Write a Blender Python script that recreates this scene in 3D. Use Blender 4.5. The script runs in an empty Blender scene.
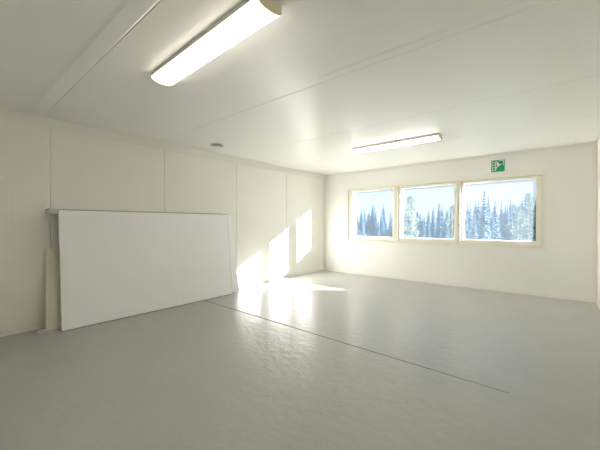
import bpy, bmesh, math, random
from mathutils import Vector, Matrix
S = bpy.context.scene
COL = S.collection
random.seed(7)
R = math.radians

# ------------------------------------------------------------------ room measures (metres)
XL, XR = -4.8167, 0.5512        # left and right wall faces
YB, YF = 6.841, -0.90           # window wall face and the wall behind the camera
H = 2.60
CAMZ = 1.2836
YAW = R(39.6836)
WT = 0.17                       # depth of the window reveal

# ------------------------------------------------------------------ materials
def nodes(name):
    m = bpy.data.materials.new(name); m.use_nodes = True
    nt = m.node_tree
    return m, nt, nt.nodes['Principled BSDF']

def simple(name, col, rough=0.5, metal=0.0, spec=0.5, bump=0.0, bscale=40, var=0.0, vscale=3):
    m, nt, p = nodes(name)
    p.inputs['Base Color'].default_value = (*col, 1)
    p.inputs['Roughness'].default_value = rough
    p.inputs['Metallic'].default_value = metal
    p.inputs['Specular IOR Level'].default_value = spec
    tc = nt.nodes.new('ShaderNodeTexCoord')
    if var:
        n = nt.nodes.new('ShaderNodeTexNoise'); n.inputs['Scale'].default_value = vscale
        n.inputs['Detail'].default_value = 4
        nt.links.new(tc.outputs['Object'], n.inputs['Vector'])
        r = nt.nodes.new('ShaderNodeMapRange')
        r.inputs['From Min'].default_value = 0.3; r.inputs['From Max'].default_value = 0.7
        r.inputs['To Min'].default_value = 1 - var; r.inputs['To Max'].default_value = 1 + var
        nt.links.new(n.outputs['Fac'], r.inputs['Value'])
        mx = nt.nodes.new('ShaderNodeVectorMath'); mx.operation = 'SCALE'
        mx.inputs[0].default_value = col
        nt.links.new(r.outputs['Result'], mx.inputs['Scale'])
        nt.links.new(mx.outputs['Vector'], p.inputs['Base Color'])
    if bump:
        n2 = nt.nodes.new('ShaderNodeTexNoise'); n2.inputs['Scale'].default_value = bscale
        nt.links.new(tc.outputs['Object'], n2.inputs['Vector'])
        b = nt.nodes.new('ShaderNodeBump'); b.inputs['Strength'].default_value = bump
        b.inputs['Distance'].default_value = 0.01
        nt.links.new(n2.outputs['Fac'], b.inputs['Height'])
        nt.links.new(b.outputs['Normal'], p.inputs['Normal'])
    return m

def ribbed(name, col, axis, rough=0.42, period=0.05, strength=0.09):
    """cream steel sheet of a sandwich panel with fine vertical micro ribs"""
    m, nt, p = nodes(name)
    p.inputs['Base Color'].default_value = (*col, 1)
    p.inputs['Roughness'].default_value = rough
    p.inputs['Specular IOR Level'].default_value = 0.4
    tc = nt.nodes.new('ShaderNodeTexCoord')
    w = nt.nodes.new('ShaderNodeTexWave'); w.wave_type = 'BANDS'; w.bands_direction = axis
    w.wave_profile = 'SIN'; w.inputs['Scale'].default_value = 0.314 / period
    nt.links.new(tc.outputs['Object'], w.inputs['Vector'])
    b = nt.nodes.new('ShaderNodeBump'); b.inputs['Strength'].default_value = strength
    b.inputs['Distance'].default_value = 0.004
    nt.links.new(w.outputs['Fac'], b.inputs['Height'])
    nt.links.new(b.outputs['Normal'], p.inputs['Normal'])
    return m

CREAM = (0.850, 0.840, 0.778)
M = {}
M['wall_left'] = ribbed('cream ribbed steel', CREAM, 'Y')
M['wall'] = simple('cream steel sheet', (0.845, 0.84, 0.812), 0.45, bump=0.02, bscale=6)
M['ceil'] = simple('off white steel ceiling', (0.86, 0.858, 0.838), 0.36, bump=0.02, bscale=5)
M['trim'] = simple('cream steel flashing', (0.82, 0.805, 0.755), 0.45)
M['frame'] = simple('cream painted window wood', (0.81, 0.785, 0.705), 0.4)
M['cover'] = simple('cream cover board', (0.835, 0.82, 0.765), 0.45)
M['dark'] = simple('dark joint sealant', (0.07, 0.068, 0.06), 0.9, spec=0.05)
M['steel'] = simple('galvanised steel', (0.62, 0.62, 0.61), 0.42, metal=0.35, var=0.08, vscale=30)
M['white'] = simple('white laminate', (0.90, 0.905, 0.91), 0.4, spec=0.4)
M['gap_shade'] = simple('dark painted gap shade', (0.16, 0.155, 0.15), 0.8, spec=0.1)  # dark colour painted in for the shadow gaps of the front panel
M['edge'] = simple('light grey board edge', (0.52, 0.52, 0.51), 0.6)
M['beige'] = simple('beige painted board', (0.76, 0.735, 0.61), 0.5)
M['plastic'] = simple('white plastic', (0.80, 0.79, 0.75), 0.4)
M['cap'] = simple('ivory plastic end cap', (0.86, 0.78, 0.56), 0.4)
M['green'] = simple('safety green', (0.0, 0.27, 0.125), 0.45)
M['signwhite'] = simple('sign white', (0.85, 0.87, 0.85), 0.5)
M['outer'] = simple('outer steel cladding', (0.5, 0.48, 0.42), 0.6)

# lamp diffuser: the lamp's own light
def emis(name, col, st):
    m, nt, p = nodes(name)
    p.inputs['Base Color'].default_value = (0.85, 0.83, 0.78, 1)
    p.inputs['Emission Color'].default_value = (*col, 1)
    p.inputs['Emission Strength'].default_value = st
    return m
M['diffuser'] = emis('lit opal diffuser', (1.0, 0.91, 0.78), 6.5)

# floor
def floor_mat():
    m, nt, p = nodes('grey painted floor')
    tc = nt.nodes.new('ShaderNodeTexCoord')
    L = nt.links.new
    n1 = nt.nodes.new('ShaderNodeTexNoise'); n1.inputs['Scale'].default_value = 1.6; n1.inputs['Detail'].default_value = 6
    L(tc.outputs['Object'], n1.inputs['Vector'])
    cr = nt.nodes.new('ShaderNodeValToRGB')
    cr.color_ramp.elements[0].position = 0.3; cr.color_ramp.elements[0].color = (0.40, 0.405, 0.38, 1)
    cr.color_ramp.elements[1].position = 0.7; cr.color_ramp.elements[1].color = (0.425, 0.43, 0.405, 1)
    L(n1.outputs['Fac'], cr.inputs['Fac'])
    # small dark scuffs
    n2 = nt.nodes.new('ShaderNodeTexNoise'); n2.inputs['Scale'].default_value = 38; n2.inputs['Detail'].default_value = 5
    L(tc.outputs['Object'], n2.inputs['Vector'])
    r2 = nt.nodes.new('ShaderNodeMapRange')
    r2.inputs['From Min'].default_value = 0.62; r2.inputs['From Max'].default_value = 0.74
    r2.inputs['To Max'].default_value = 0.3
    L(n2.outputs['Fac'], r2.inputs['Value'])
    mx = nt.nodes.new('ShaderNodeMix'); mx.data_type = 'RGBA'
    L(r2.outputs['Result'], mx.inputs['Factor']); L(cr.outputs['Color'], mx.inputs['A'])
    mx.inputs['B'].default_value = (0.20, 0.195, 0.165, 1)
    L(mx.outputs['Result'], p.inputs['Base Color'])
    n3 = nt.nodes.new('ShaderNodeTexNoise'); n3.inputs['Scale'].default_value = 5; n3.inputs['Detail'].default_value = 3
    L(tc.outputs['Object'], n3.inputs['Vector'])
    rr = nt.nodes.new('ShaderNodeMapRange')
    rr.inputs['To Min'].default_value = 0.26; rr.inputs['To Max'].default_value = 0.38
    L(n3.outputs['Fac'], rr.inputs['Value']); L(rr.outputs['Result'], p.inputs['Roughness'])
    p.inputs['Specular IOR Level'].default_value = 0.18
    n4 = nt.nodes.new('ShaderNodeTexNoise'); n4.inputs['Scale'].default_value = 13; n4.inputs['Detail'].default_value = 5
    L(tc.outputs['Object'], n4.inputs['Vector'])
    b = nt.nodes.new('ShaderNodeBump'); b.inputs['Strength'].default_value = 0.5; b.inputs['Distance'].default_value = 0.012
    L(n4.outputs['Fac'], b.inputs['Height']); L(b.outputs['Normal'], p.inputs['Normal'])
    return m
M['floor'] = floor_mat()

# window glass: clear, with a film of sunlit dust, tinted blue in place of haze
def glass_mat(name, k, col=(0.66, 0.83, 1.0)):
    m = bpy.data.materials.new(name); m.use_nodes = True
    nt = m.node_tree; nt.nodes.clear(); L = nt.links.new
    out = nt.nodes.new('ShaderNodeOutputMaterial')
    tr = nt.nodes.new('ShaderNodeBsdfTransparent')
    tl = nt.nodes.new('ShaderNodeBsdfTranslucent'); tl.inputs['Color'].default_value = (*col, 1)
    gl = nt.nodes.new('ShaderNodeBsdfGlossy'); gl.inputs['Roughness'].default_value = 0.02
    tc = nt.nodes.new('ShaderNodeTexCoord')
    n = nt.nodes.new('ShaderNodeTexNoise'); n.inputs['Scale'].default_value = 5; n.inputs['Detail'].default_value = 8
    n.inputs['Roughness'].default_value = 0.7
    L(tc.outputs['Object'], n.inputs['Vector'])
    r = nt.nodes.new('ShaderNodeMapRange')
    r.inputs['From Min'].default_value = 0.3; r.inputs['From Max'].default_value = 0.7
    r.inputs['To Min'].default_value = k * 0.75; r.inputs['To Max'].default_value = k * 1.25
    L(n.outputs['Fac'], r.inputs['Value'])
    m1 = nt.nodes.new('ShaderNodeMixShader')
    L(r.outputs['Result'], m1.inputs['Fac']); L(tr.outputs[0], m1.inputs[1]); L(tl.outputs[0], m1.inputs[2])
    fr = nt.nodes.new('ShaderNodeFresnel'); fr.inputs['IOR'].default_value = 1.3
    ge = nt.nodes.new('ShaderNodeNewGeometry')
    sb = nt.nodes.new('ShaderNodeMath'); sb.operation = 'SUBTRACT'; sb.use_clamp = True
    L(fr.outputs[0], sb.inputs[0]); L(ge.outputs['Backfacing'], sb.inputs[1])
    m2 = nt.nodes.new('ShaderNodeMixShader')
    L(sb.outputs[0], m2.inputs['Fac']); L(m1.outputs[0], m2.inputs[1]); L(gl.outputs[0], m2.inputs[2])
    L(m2.outputs[0], out.inputs['Surface'])
    return m
M['glass_a'] = glass_mat('dusty haze tinted glass', 0.019)
M['glass_b'] = glass_mat('dustier haze tinted glass', 0.024)

def leaf(name, c1, c2):
    m, nt, p = nodes(name)
    p.inputs['Roughness'].default_value = 0.8; p.inputs['Specular IOR Level'].default_value = 0.15
    tc = nt.nodes.new('ShaderNodeTexCoord')
    n = nt.nodes.new('ShaderNodeTexNoise'); n.inputs['Scale'].default_value = 1.5
    nt.links.new(tc.outputs['Object'], n.inputs['Vector'])
    cr = nt.nodes.new('ShaderNodeValToRGB')
    cr.color_ramp.elements[0].position = 0.35; cr.color_ramp.elements[0].color = (*c1, 1)
    cr.color_ramp.elements[1].position = 0.65; cr.color_ramp.elements[1].color = (*c2, 1)
    nt.links.new(n.outputs['Fac'], cr.inputs['Fac']); nt.links.new(cr.outputs['Color'], p.inputs['Base Color'])
    return m
M['spruce'] = leaf('spruce needles tinted haze blue', (0.030, 0.085, 0.135), (0.042, 0.110, 0.165))  # distance haze is put into the needle colour as blue
M['birchleaf'] = leaf('pale green birch leaves', (0.15, 0.19, 0.13), (0.21, 0.25, 0.17))
M['bark'] = simple('grey brown bark', (0.16, 0.12, 0.09), 0.9)
M['birchbark'] = simple('white birch bark', (0.2, 0.19, 0.17), 0.8, var=0.3, vscale=4)
M['grass'] = simple('meadow grass', (0.03, 0.05, 0.03), 0.9, var=0.3, vscale=0.2)

# ------------------------------------------------------------------ mesh helpers
def box(bm, x0, y0, z0, x1, y1, z1, mi=0, mat=None):
    vs = [Vector((x, y, z)) for x in (x0, x1) for y in (y0, y1) for z in (z0, z1)]
    if mat is not None: vs = [mat @ v for v in vs]
    v = [bm.verts.new(p) for p in vs]
    for idx in ((0, 1, 3, 2), (4, 6, 7, 5), (0, 4, 5, 1), (2, 3, 7, 6), (0, 2, 6, 4), (1, 5, 7, 3)):
        f = bm.faces.new([v[i] for i in idx]); f.material_index = mi
    return v

def prism(bm, pts, a0, a1, axis='x', mi=0):
    """extrude a 2-D outline along an axis"""
    def P(u, w, a):
        return (a, u, w) if axis == 'x' else ((u, a, w) if axis == 'y' else (u, w, a))
    A = [bm.verts.new(P(u, w, a0)) for u, w in pts]
    B = [bm.verts.new(P(u, w, a1)) for u, w in pts]
    n = len(pts)
    fs = [bm.faces.new(A[::-1]), bm.faces.new(B)]
    for i in range(n):
        fs.append(bm.faces.new((A[i], A[(i + 1) % n], B[(i + 1) % n], B[i])))
    for f in fs: f.material_index = mi
    return fs

def obj(name, bm, mats, parent=None, loc=None, bevel=0.0, smooth=False):
    bmesh.ops.recalc_face_normals(bm, faces=bm.faces[:])
    me = bpy.data.meshes.new(name); bm.to_mesh(me); bm.free()
    for m in (mats if isinstance(mats, (list, tuple)) else [mats]): me.materials.append(m)
    if smooth:
        for p in me.polygons: p.use_smooth = True
    o = bpy.data.objects.new(name, me); COL.objects.link(o)
    if loc: o.location = loc
    if parent: o.parent = parent
    if bevel:
        b = o.modifiers.new('bevel', 'BEVEL'); b.width = bevel; b.segments = 2; b.limit_method = 'ANGLE'
    return o

def boxobj(name, dims, mats, parent=None, bevel=0.0, loc=None):
    bm = bmesh.new(); box(bm, *dims); return obj(name, bm, mats, parent, loc, bevel)

def struct(o):
    o['kind'] = 'structure'; return o

def tag(o, label, cat, group=None):
    o['label'] = label; o['category'] = cat
    if group: o['group'] = group
    return o

def thing(name, label, cat, loc, rot=(0, 0, 0), group=None):
    o = bpy.data.objects.new(name, None); COL.objects.link(o)
    o.empty_display_size = 0.1
    o.location = loc; o.rotation_euler = rot
    return tag(o, label, cat, group)

# ------------------------------------------------------------------ floor
SEAM_Y = 2.80
bm = bmesh.new()
def g(x): return 0.0100 - 0.0055 * (x - XL) / (XR - XL)
def seam_y(x): return 2.775 - 0.024 * (x + 0.0)     # joint runs very slightly askew
def quadslab(pts):
    prism(bm, pts, -0.06, 0.0, 'z')
x0, x1 = XL - 0.05, XR + 0.05
y0, y1 = YF - 0.05, YB + 0.05
quadslab([(x0, y0), (x1, y0), (x1, seam_y(x1) - g(x1)), (x0, seam_y(x0) - g(x0))])
quadslab([(x0, seam_y(x0) + g(x0)), (x1, seam_y(x1) + g(x1)), (x1, y1), (x0, y1)])
box(bm, x0, y0, -0.20, x1, y1, -0.012 - 0.048, 1)
fl = struct(obj('floor', bm, [M['floor'], M['dark']]))
# dark filler a little below the surface of the floor joint
bm = bmesh.new()
prism(bm, [(x0, seam_y(x0) - g(x0)), (-.25, seam_y(-.25) - g(-.25)), (-.25, seam_y(-.25) + g(-.25)), (x0, seam_y(x0) + g(x0))], -0.05, -0.002, 'z')
prism(bm, [(-.25, seam_y(-.25) - g(-.25)), (x1, seam_y(x1) - g(x1)), (x1, seam_y(x1) + g(x1)), (-.25, seam_y(-.25) + g(-.25))], -0.05, -0.0008, 'z', 1)
struct(obj('trim_1', bm, [M['dark'], M['floor']]))

# ------------------------------------------------------------------ ceiling
bm = bmesh.new()
ys = [YF - 0.05, 0.86, 2.325, 3.765, 5.215, YB + 0.20]
for a, b in zip(ys[:-1], ys[1:]):
    box(bm, XL - 0.05, a + 0.003, H, XR + 0.05, b - 0.003, H + 0.03)
box(bm, XL - 0.2, YF - 0.2, H + 0.03, XR + 0.2, YB + 0.20, H + 0.18)
struct(obj('ceiling', bm, M['ceil']))
def ceil_strip(n, xa, xb, ya, yb):
    bm = bmesh.new()
    prism(bm, [(ya, H + 0.001), (ya + 0.030, H - 0.005), (yb - 0.012, H - 0.0045), (yb, H + 0.001)], xa, xb, 'x')
    return struct(obj(n, bm, M['ceil']))
ceil_strip('trim_2', XL + 0.02, XR - 0.02, 0.71, 0.856)
ceil_strip('trim_3', -1.62, XR - 0.02, 2.20, 2.321)

# ------------------------------------------------------------------ walls
# left wall: ribbed panels with open joints
bm = bmesh.new()
ys = [YF - 0.05, -0.52, 0.9347, 2.3864, 3.8362, 5.3079, YB + 0.05]
for i, (a, b) in enumerate(zip(ys[:-1], ys[1:])):
    box(bm, XL - 0.02, a + (0.004 if i else 0), -0.05, XL, b - 0.004, H + 0.02)
box(bm, XL - 0.17, YF - 0.2, -0.2, XL - 0.02, YB + 0.20, H + 0.02)
struct(obj('wall_left', bm, M['wall_left']))
# right wall and the wall behind the camera
bm = bmesh.new(); box(bm, XR, YF - 0.2, -0.2, XR + 0.15, YB + 0.20, H + 0.02)
struct(obj('wall_right', bm, M['wall']))
bm = bmesh.new(); box(bm, XL - 0.1, YF - 0.15, -0.2, XR + 0.1, YF, H + 0.02)
struct(obj('wall_front', bm, M['wall']))
# window wall with one long opening
OX0, OX1, OZ0, OZ1 = -4.095, -0.103, 0.83, 2.165
bm = bmesh.new()
for d in ((XL - 0.1, -0.2, OX0, H + 0.02), (OX1, -0.2, XR + 0.1, H + 0.02), (OX0, -0.2, OX1, OZ0), (OX0, OZ1, OX1, H + 0.02)):
    box(bm, d[0], YB, d[1], d[2], YB + WT, d[3])
struct(obj('wall_back', bm, M['wall']))

# flashings: cornices, corner posts, skirting
def lflash(n, pts, a0, a1, axis):
    bm = bmesh.new(); prism(bm, pts, a0, a1, axis); return struct(obj(n, bm, M['trim']))
t = 0.004
# cornice left: leg down the wall and a short leg on the ceiling
lflash('trim_4', [(XL - .001, H + .001), (XL + .045, H + .001), (XL + .045, H - t), (XL + t, H - t - .003), (XL + t, H - .125), (XL - .001, H - .13)], YF, YB, 'y')
lflash('trim_5', [(YB + .001, H + .001), (YB - .04, H + .001), (YB - .04, H - t), (YB - t, H - t - .003), (YB - t, H - .058), (YB + .001, H - .062)], XL + .05, XR - .01, 'x')
lflash('trim_6', [(XR + .001, H + .001), (XR - .04, H + .001), (XR - .04, H - t), (XR - t, H - t - .003), (XR - t, H - .058), (XR + .001, H - .062)], YF, YB - .01, 'y')
lflash('trim_7', [(XL - .001, YB + .001), (XL - .001, YB - .05), (XL + .006, YB - .05), (XL + .008, YB - .008), (XL + .05, YB - .006), (XL + .05, YB + .001)], 0.0, H - .07, 'z')
lflash('trim_8', [(XR + .001, YB + .001), (XR + .001, YB - .05), (XR - .006, YB - .05), (XR - .008, YB - .008), (XR - .05, YB - .006), (XR - .05, YB + .001)], 0.0, H - .07, 'z')
def skirting(n, pts, a0, a1, axis):
    bm = bmesh.new(); prism(bm, pts, a0, a1, axis); return struct(obj(n, bm, M['trim']))
skirting('baseboard_back', [(YB + .001, 0), (YB - .012, 0), (YB - .012, .003), (YB - .004, .012), (YB - .004, .048), (YB + .001, .05)], XL + .05, XR - .05, 'x')
skirting('baseboard_left', [(XL - .001, 0), (XL + .012, 0), (XL + .012, .003), (XL + .004, .012), (XL + .004, .048), (XL - .001, .05)], YF, YB - .05, 'y')
skirting('baseboard_right', [(XR + .001, 0), (XR - .012, 0), (XR - .012, .003), (XR - .004, .012), (XR - .004, .048), (XR + .001, .05)], YF, YB - .05, 'y')

# cover board frame around the three windows
bm = bmesh.new()
cx0, cx1, cz0, cz1 = -4.175, -0.072, 0.775, 2.235
for d in ((cx0, cz0, OX0 + .005, cz1), (OX1 - .005, cz0, cx1, cz1), (OX0 + .005, cz0, OX1 - .005, OZ0 + .005), (OX0 + .005, OZ1 - .005, OX1 - .005, cz1)):
    box(bm, d[0], YB - .016, d[1], d[2], YB + .004, d[3])
struct(obj('trim_9', bm, M['cover'], bevel=.002))

# ------------------------------------------------------------------ windows
def ring(bm, xa, xb, za, zb, w, ya, yb):
    """rectangular frame; w = (left, right, bottom, top)"""
    l, r, bo, to = w
    box(bm, xa, ya, za, xa + l, yb, zb); box(bm, xb - r, ya, za, xb, yb, zb)
    box(bm, xa + l, ya, za, xb - r, yb, za + bo); box(bm, xa + l, ya, zb - to, xb - r, yb, zb)
wins = [(-4.095, -2.779, -3.945, -2.887), (-2.775, -1.479, -2.692, -1.562), (-1.475, -0.103, -1.408, -0.228)]
for i, (xa, xb, pa, pb) in enumerate(wins):
    bm = bmesh.new()
    ring(bm, xa + .001, xb - .001, OZ0 + .001, OZ1 - .001, (.035, .035, .035, .03), YB - .022, YB + .205)
    f = struct(obj('window_%d' % (i + 1), bm, M['frame'], bevel=.003))
    bm = bmesh.new()
    sa, sb = xa + .042, xb - .042
    z0, z1 = OZ0 + .042, OZ1 - .037
    ring(bm, sa, sb, z0, z1, (max(.03, pa - sa), max(.03, sb - pb), .955 - z0, z1 - 2.088), YB + .012, YB + .166)
    s = obj('sash', bm, M['frame'], f, bevel=.003)
    bm = bmesh.new()
    box(bm, pa - .004, YB + .170, .951, pb + .004, YB + .176, 2.092)
    g_ = obj('glass', bm, M['glass_b' if i == 2 else 'glass_a'], f)
    # outer glazing bead that holds the pane
    bm = bmesh.new()
    ring(bm, xa + .036, xb - .036, OZ0 + .036, OZ1 - .031, (max(.03, pa - xa - .036), max(.03, xb - pb - .036), .955 - OZ0 - .036, OZ1 - .031 - 2.088), YB + .179, YB + .205)
    obj('glazing_bead', bm, M['frame'], f)
    boxobj('added_sun_ledge', (xa + .002, YB + .206, 2.104, xb - .002, YB + .275, 2.112), M['outer'], f)  # added ledge, unseen from inside, trims the top of the sun patches
    # handle on the sash stile
    if i == 2:
        hx, hz = -1.437, 1.47
        bm = bmesh.new()
        box(bm, hx - .016, YB - .002, hz - .035, hx + .016, YB + .012, hz + .035)
        box(bm, hx - .009, YB - .04, hz - .009, hx + .009, YB - .002, hz + .009)
        box(bm, hx - .010, YB - .052, hz - .105, hx + .010, YB - .034, hz + .012)
        obj('window_handle', bm, M['plastic'], f, bevel=.003)

# ------------------------------------------------------------------ ceiling lamps
def lamp(loc, label, length=1.45, w=.19, d=.072, hh=.036, rz=0):
    r = thing('ceiling_lamp', label, 'lamp', loc, (0, 0, rz))
    hw, hl = w / 2, length / 2
    bm = bmesh.new(); box(bm, -hl + .010, -hw + .001, -hh, hl - .010, hw - .001, 0)
    obj('housing', bm, M['plastic'], r, bevel=.002)
    def arc(k, n=16):
        # shallow bowed section
        return [(-hw * k * math.cos(math.pi * j / n), -hh - (d - hh) * math.sin(math.pi * j / n) ** .9) for j in range(n + 1)]
    bm = bmesh.new(); prism(bm, arc(.985), -hl + .010, hl - .010, 'x')
    obj('diffuser', bm, M['diffuser'], r)
    for sg_ in (-1, 1):
        bm = bmesh.new()
        e0, e1 = sg_ * hl, sg_ * (hl - .0105)
        prism(bm, [(-hw, 0)] + arc(1.0) + [(hw, 0)], min(e0, e1), max(e0, e1), 'x')
        obj('end_cap', bm, M['cap'], r, bevel=.002)
    return r
lamp((-1.982, 1.285, H), 'long lit opal ceiling lamp nearest the camera, large at top left', length=1.42, rz=R(-2.0))
lamp((-1.985, 4.79, H), 'long lit opal ceiling lamp near the windows, the farther and smaller one', length=1.42)

# ------------------------------------------------------------------ ceiling vent
v = thing('ceiling_vent', 'small round white vent valve on the ceiling near the left wall', 'vent', (-4.31, 3.03, H))
def lathe(bm, prof, n=28):
    rings = []
    for r_, z_ in prof:
        rings.append([bm.verts.new((r_ * math.cos(2 * math.pi * k / n), r_ * math.sin(2 * math.pi * k / n), z_)) for k in range(n)])
    for a, b in zip(rings[:-1], rings[1:]):
        for k in range(n):
            bm.faces.new((a[k], a[(k + 1) % n], b[(k + 1) % n], b[k]))
    return rings
bm = bmesh.new()
rg = lathe(bm, [(.075, 0), (.115, 0), (.115, -.006), (.100, -.016), (.078, -.010), (.075, 0)])
obj('ring', bm, M['plastic'], v, smooth=True)
bm = bmesh.new(); rg = lathe(bm, [(.074, -.001), (.074, -.006), (.013, -.006), (.013, -.001)]); obj('throat', bm, M['edge'], v)
bm = bmesh.new()
rg = lathe(bm, [(.012, -.001), (.012, -.034), (.070, -.038), (.098, -.044), (.097, -.052), (.012, -.060)])
bm.faces.new(rg[0]); bm.faces.new(rg[-1])
obj('disc', bm, M['plastic'], v)

# ------------------------------------------------------------------ emergency exit sign
SX, SZ = -.798, 2.372
sg = thing('exit_sign', 'green square escape sign with white ladder and figure above the right window', 'sign', (SX, YB, SZ))
hs = .108
boxobj('sign_plate', (-hs, -.006, -hs, hs, 0, hs), M['green'], sg)
def flat(bm, pts, y=-.0075, d=.002):
    """flat pictogram piece: points as fractions of the sign, x right, y down"""
    P = [((u - .5) * 2 * hs, (.5 - w) * 2 * hs) for u, w in pts]
    A = [bm.verts.new((x, y, z)) for x, z in P]; B = [bm.verts.new((x, y + d, z)) for x, z in P]
    n = len(P); bm.faces.new(A); bm.faces.new(B[::-1])
    for i in range(n): bm.faces.new((A[i], B[i], B[(i + 1) % n], A[(i + 1) % n]))
def bar(bm, a, b, w0, w1=None, y=-.0075):
    w1 = w0 if w1 is None else w1
    dx, dy = b[0] - a[0], b[1] - a[1]; l = math.hypot(dx, dy); nx, ny = -dy / l, dx / l
    flat(bm, [(a[0] + nx * w0, a[1] + ny * w0), (b[0] + nx * w1, b[1] + ny * w1), (b[0] - nx * w1, b[1] - ny * w1), (a[0] - nx * w0, a[1] - ny * w0)], y)
bm = bmesh.new()
bar(bm, (.08, .06), (.08, .94), .014); bar(bm, (.32, .06), (.32, .94), .018)
for w in (.19, .41, .63, .84): bar(bm, (.08, w), (.32, w), .028)
obj('ladder_symbol', bm, M['signwhite'], sg)
bm = bmesh.new()
flat(bm, [(.44 + .062 * math.cos(a * math.pi / 8), .17 + .062 * math.sin(a * math.pi / 8)) for a in range(16)])
bar(bm, (.47, .26), (.56, .52), .075, .06, -.0076)
bar(bm, (.47, .30), (.30, .40), .034, .026, -.0077); bar(bm, (.50, .28), (.68, .42), .034, .026, -.0078)
bar(bm, (.68, .42), (.80, .36), .026, .022, -.0079)
bar(bm, (.55, .50), (.40, .62), .045, .036, -.00765); bar(bm, (.40, .62), (.33, .78), .036, .026, -.00775)
bar(bm, (.57, .50), (.62, .40), .045, .036, -.00785)
obj('figure_symbol', bm, M['signwhite'], sg)
bm = bmesh.new()
bar(bm, (.56, .07), (.91, .07), .022); bar(bm, (.91, .05), (.91, .50), .022, y=-.0076)
obj('opening_symbol', bm, M['signwhite'], sg)

# ------------------------------------------------------------------ boards stacked against the left wall
def leaning(name, label, cat, ya, yb, xb, zb, lean, height, thick, mat, mat_edge=None, shear=0.0):
    """a board standing on its lower front edge at (xb, zb) and leaning towards the left wall"""
    o = thing(name, label, cat, (xb, (ya + yb) / 2, zb), (0, -lean, 0))
    hw = (yb - ya) / 2
    bm = bmesh.new()
    v = box(bm, -thick, -hw, 0, 0, hw, height)
    if shear:
        for q in v:
            if q.co.z > height / 2: q.co.y += shear
    return o, bm
# white sheet in front
ang = math.atan2(.148, 1.447)
o, bm = leaning('white_panel', 'large white panel leaning at the front of the stack by the left wall', 'panel', .972, 3.462, -4.463, .001, ang, 1.455, .012, None)
obj('board', bm, M['white'], o, bevel=.0015)
for ea, eb in ((1.4515, 1.4575), (-.0005, .0065)):  # dark strips stand in for the shadow lines at top and bottom
    bm = bmesh.new(); box(bm, -.0125, -1.246, ea, .0006, 1.246, eb); obj('edge_and_shade_strip', bm, M['gap_shade'], o)
bm = bmesh.new(); box(bm, -.0115, 1.2405, .007, .0007, 1.2465, 1.451); obj('edge_and_shade_strip', bm, M['edge'], o)
# panel behind it, standing in the steel channel
ang2 = math.atan2(.150, 1.40)
o2, bm = leaning('white_panel', 'white panel behind the front one, its slanting right edge sticking out', 'panel', 1.20, 3.70, -4.556, .006, ang2, 1.425, .028, None, shear=-.07)
obj('board', bm, M['white'], o2, bevel=.002)
# narrow beige board
ang3 = math.atan2(.205, .965)
o3, bm = leaning('beige_board', 'narrow beige board leaning beside the left end of the white panels', 'board', .846, 1.10, -4.570, .006, ang3, .985, .012, None, shear=.035)
obj('board', bm, M['beige'], o3, bevel=.0015)

# steel channels (U profiles)
def channel(name, label, ya, yb, xa, xb, za, zb, up=True, t=.0025):
    bm = bmesh.new()
    if up: pts = [(xa, zb), (xa, za), (xb, za), (xb, zb), (xb - t, zb), (xb - t, za + t), (xa + t, za + t), (xa + t, zb)]
    else: pts = [(xa, za), (xa, zb), (xb, zb), (xb, za), (xb - t, za), (xb - t, zb - t), (xa + t, zb - t), (xa + t, za)]
    bm2 = bm
    cx, cy_, cz = (xa + xb) / 2, (ya + yb) / 2, za
    prism(bm2, [(u - cx, w - cz) for u, w in pts], ya - cy_, yb - cy_, 'y')
    o = obj(name, bm2, M['steel'], loc=(cx, cy_, cz))
    return tag(o, label, 'channel')
channel('steel_channel', 'galvanised steel channel on the floor under the beige board', .775, 3.30, -4.640, -4.550, .0005, .036, True)
channel('steel_channel', 'galvanised steel channel on top of the stack, jutting out at the left', .885, 3.38, -4.812, -4.6320, 1.408, 1.4615, False)

# ------------------------------------------------------------------ outdoors
GZ = -3.2
bm = bmesh.new()
n = 24
vs = [[bm.verts.new((-220 + 400 * i / n, YB + .6 + 330 * j / n, GZ + (0.25 * math.sin(i * 1.7) * math.cos(j * 1.3) if j else 0))) for i in range(n + 1)] for j in range(n + 1)]
for j in range(n):
    for i in range(n):
        bm.faces.new((vs[j][i], vs[j][i + 1], vs[j + 1][i + 1], vs[j + 1][i]))
struct(obj('ground', bm, M['grass'], smooth=True))
# lower storey of the building, so the room stands on something
bm = bmesh.new(); box(bm, XL - .17, YF - .2, GZ - .3, XR + .15, YB + .17, -.2)
struct(obj('wall_lower', bm, M['outer']))

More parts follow.
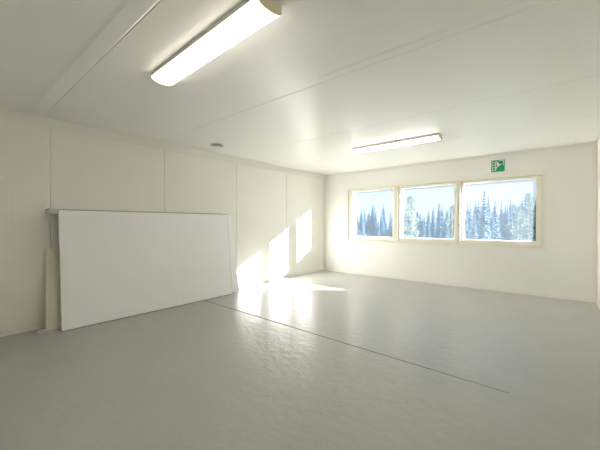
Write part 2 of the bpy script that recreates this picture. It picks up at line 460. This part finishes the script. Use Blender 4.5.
def trunk_mesh(name, h, r, mat):
    bm = bmesh.new()
    prof = [(r * 1.25, 0), (r, h * .06), (r * .6, h * .5), (r * .12, h)]
    rings = lathe(bm, prof, 8); bm.faces.new(rings[0]); bm.faces.new(rings[-1])
    me = bpy.data.meshes.new(name); bmesh.ops.recalc_face_normals(bm, faces=bm.faces[:]); bm.to_mesh(me); bm.free()
    me.materials.append(mat); return me
def conifer_mesh(h, rad, rnd):
    bm = bmesh.new()
    z = h * .10; 
    nlev = 22
    for l in range(nlev):
        f = l / (nlev - 1)
        z = h * (.09 + .89 * f)
        L = rad * (1 - f) ** .85 * rnd.uniform(.85, 1.1) + .10
        nb = 11 if f < .6 else 8
        for k in range(nb):
            a = 2 * math.pi * (k + rnd.random() * .7) / nb
            l_ = L * rnd.uniform(.7, 1.12); w = l_ * .24 + .05; th = .10 + .22 * (1 - f)
            c, s = math.cos(a), math.sin(a)
            def P(d, side, zz): return bm.verts.new((c * d - s * side, s * d + c * side, zz))
            zr = z + rnd.uniform(-.12, .12)
            drop = l_ * .38
            a0 = P(.02, 0, zr + th); b0 = P(l_ * .55, w, zr - drop * .5); b1 = P(l_ * .55, -w, zr - drop * .5)
            m1 = P(l_ * .5, 0, zr - drop * .35 + th); m2 = P(l_ * .5, 0, zr - drop * .6 - th)
            tip = P(l_, 0, zr - drop)
            root = P(.02, 0, zr - th)
            for q in ((a0, b0, m1), (a0, m1, b1), (m1, b0, tip), (m1, tip, b1), (root, m2, b0), (root, b1, m2), (m2, tip, b0), (m2, b1, tip), (a0, root, b0), (a0, b1, root)):
                bm.faces.new(q)
    # leader
    t_ = [bm.verts.new((.09 * math.cos(k * 2.1), .09 * math.sin(k * 2.1), h * .95)) for k in range(3)]
    top = bm.verts.new((0, 0, h * 1.02))
    for k in range(3): bm.faces.new((t_[k], t_[(k + 1) % 3], top))
    bmesh.ops.recalc_face_normals(bm, faces=bm.faces[:])
    me = bpy.data.meshes.new('spruce_foliage'); bm.to_mesh(me); bm.free(); me.materials.append(M['spruce']); return me
def birch_mesh(h, rad, rnd, nc=70, nl=26):
    """loose crown: clumps of small leaf sprays hung on an irregular outline"""
    bm = bmesh.new()
    for j in range(nc):
        f = (j + rnd.random()) / nc
        env = (math.sin(math.pi * min(1, .12 + .88 * f)) ** .75) * (1.0 - .35 * f)
        a = j * 2.4 + rnd.random()
        rr = rad * env * rnd.uniform(.15, 1.15)
        cc = Vector((rr * math.cos(a), rr * math.sin(a), h * (.15 + .84 * f)))
        cs = .34 + .30 * (1 - f) * rnd.random()
        for i in range(nl):
            c = cc + Vector((rnd.gauss(0, 1), rnd.gauss(0, 1), rnd.gauss(-.2, .9))) * cs * .6
            s = rnd.uniform(.07, .15)
            u = Vector((rnd.gauss(0, 1), rnd.gauss(0, 1), rnd.gauss(0, 1))).normalized()
            w = u.orthogonal().normalized(); n_ = u.cross(w)
            vs_ = [bm.verts.new(c + u * s), bm.verts.new(c + w * s * .7), bm.verts.new(c - u * s), bm.verts.new(c - w * s * .7)]
            e = bm.verts.new(c + n_ * s * .35)
            for k in range(4): bm.faces.new((vs_[k], vs_[(k + 1) % 4], e))
    me = bpy.data.meshes.new('birch_foliage'); bm.to_mesh(me); bm.free(); me.materials.append(M['birchleaf']); return me
rnd = random.Random(3)
con = [(conifer_mesh(12, 1.9, rnd), trunk_mesh('trunk', 11.6, .17, M['bark'])),
       (conifer_mesh(12, 1.6, rnd), trunk_mesh('trunk', 11.6, .15, M['bark'])),
       (conifer_mesh(12, 2.05, rnd), trunk_mesh('trunk', 11.6, .19, M['bark']))]
bir = [(birch_mesh(10, 1.9, rnd), trunk_mesh('trunk', 9.4, .11, M['birchbark'])),
       (birch_mesh(10, 2.3, rnd), trunk_mesh('trunk', 9.4, .12, M['birchbark']))]
def tree(kind, k, az, dist, h, label, group=None):
    """az: bearing in degrees to the right of the camera axis, dist in metres"""
    b = az * math.pi / 180 - YAW
    x, y = dist * math.sin(b), dist * math.cos(b)
    base = con if kind == 'spruce' else bir
    ref = 12 if kind == 'spruce' else 10
    r = thing(kind + '_tree', label, 'tree', (x, y, GZ - .05), (0, 0, rnd.random() * 6.28), group)
    s = h / ref
    r.scale = (s * rnd.uniform(.9, 1.12), s * rnd.uniform(.9, 1.12), s)
    fo, tr = base[k % len(base)]
    for nme, me in (('foliage', fo), ('trunk', tr)):
        o = bpy.data.objects.new(nme, me); COL.objects.link(o); o.parent = r
    return r
# spruce belt, 70 to 130 m away
FOREST = 'spruces of the forest beyond the windows'
FL = 'spruce tree coloured haze blue in the forest seen through the windows'
i = 0
for row, (d0, hb) in enumerate(((124, 11.4), (116, 10.6), (108, 9.9), (100, 9.1), (93, 8.3), (86, 7.4), (79, 6.3))):
    az = 5.0 + (row * .83) % 1.4
    while az < 42.5:
        hh = hb * rnd.uniform(.86, 1.16)
        if 19 < az < 24.5: hh *= .92
        if az > 27: hh *= 1.12
        dd = d0 + rnd.uniform(-2, 2)
        tree('spruce', i, az, dd, hh, FL, FOREST); i += 1
        az += rnd.uniform(1.98, 2.25) * 105 / d0
# nearer trees
BG = 'pale birches in front of the forest'
tree('birch', 0, 20.0, 52, 8.9, 'slender pale green birch at the left side of the middle window')
tree('birch', 1, 26.6, 56, 7.6, 'pale birch at the right edge of the middle window')
tree('birch', 1, 35.6, 40, 6.3, 'sunlit broad pale green birch in the right window')
tree('birch', 0, 36.9, 50, 8.6, 'tall pale birch near the right edge of the right window')
tree('spruce', 1, 31.2, 60, 10.2, 'tall dark haze-blue spruce left of centre in the right window')
tree('spruce', 0, 37.9, 74, 10.0, 'tall haze-blue spruce at the right edge of the right window')

# ------------------------------------------------------------------ light
w = bpy.data.worlds.new('sky'); S.world = w; w.use_nodes = True
nt = w.node_tree; L = nt.links.new
bg = nt.nodes['Background']
tc = nt.nodes.new('ShaderNodeTexCoord'); sp = nt.nodes.new('ShaderNodeSeparateXYZ')
L(tc.outputs['Generated'], sp.inputs[0])
cr = nt.nodes.new('ShaderNodeValToRGB')
cr.color_ramp.elements[0].position = 0.0; cr.color_ramp.elements[0].color = (0.74, 0.87, 1.0, 1)
cr.color_ramp.elements[1].position = 0.45; cr.color_ramp.elements[1].color = (0.36, 0.60, 1.0, 1)
L(sp.outputs['Z'], cr.inputs['Fac']); L(cr.outputs['Color'], bg.inputs['Color'])
bg.inputs['Strength'].default_value = 0.42

sun = bpy.data.lights.new('sun', 'SUN'); sun.energy = 30; sun.angle = R(.6); sun.color = (1.0, .99, .975)
so = bpy.data.objects.new('sun', sun); COL.objects.link(so)
d = Vector((-1, -.70, -.376)).normalized()
so.rotation_euler = d.to_track_quat('-Z', 'Y').to_euler()
so.location = (20, 20, 12)

# ------------------------------------------------------------------ camera
cam = bpy.data.cameras.new('camera'); cam.sensor_width = 36; cam.lens = 304.45 / 600 * 36
cam.shift_y = -1.7 / 600; cam.clip_start = .02; cam.clip_end = 1000
co = bpy.data.objects.new('camera', cam); COL.objects.link(co)
co.location = (0, 0, CAMZ); co.rotation_euler = (R(90), 0, YAW)
S.camera = co

S.view_settings.view_transform = 'Standard'; S.view_settings.look = 'None'
S.view_settings.gamma = 1; S.view_settings.use_curve_mapping = False
S.view_settings.exposure = 1.15
S.cycles.max_bounces = 14; S.cycles.diffuse_bounces = 10; S.cycles.glossy_bounces = 6
S.cycles.transparent_max_bounces = 12; S.cycles.sample_clamp_indirect = 6
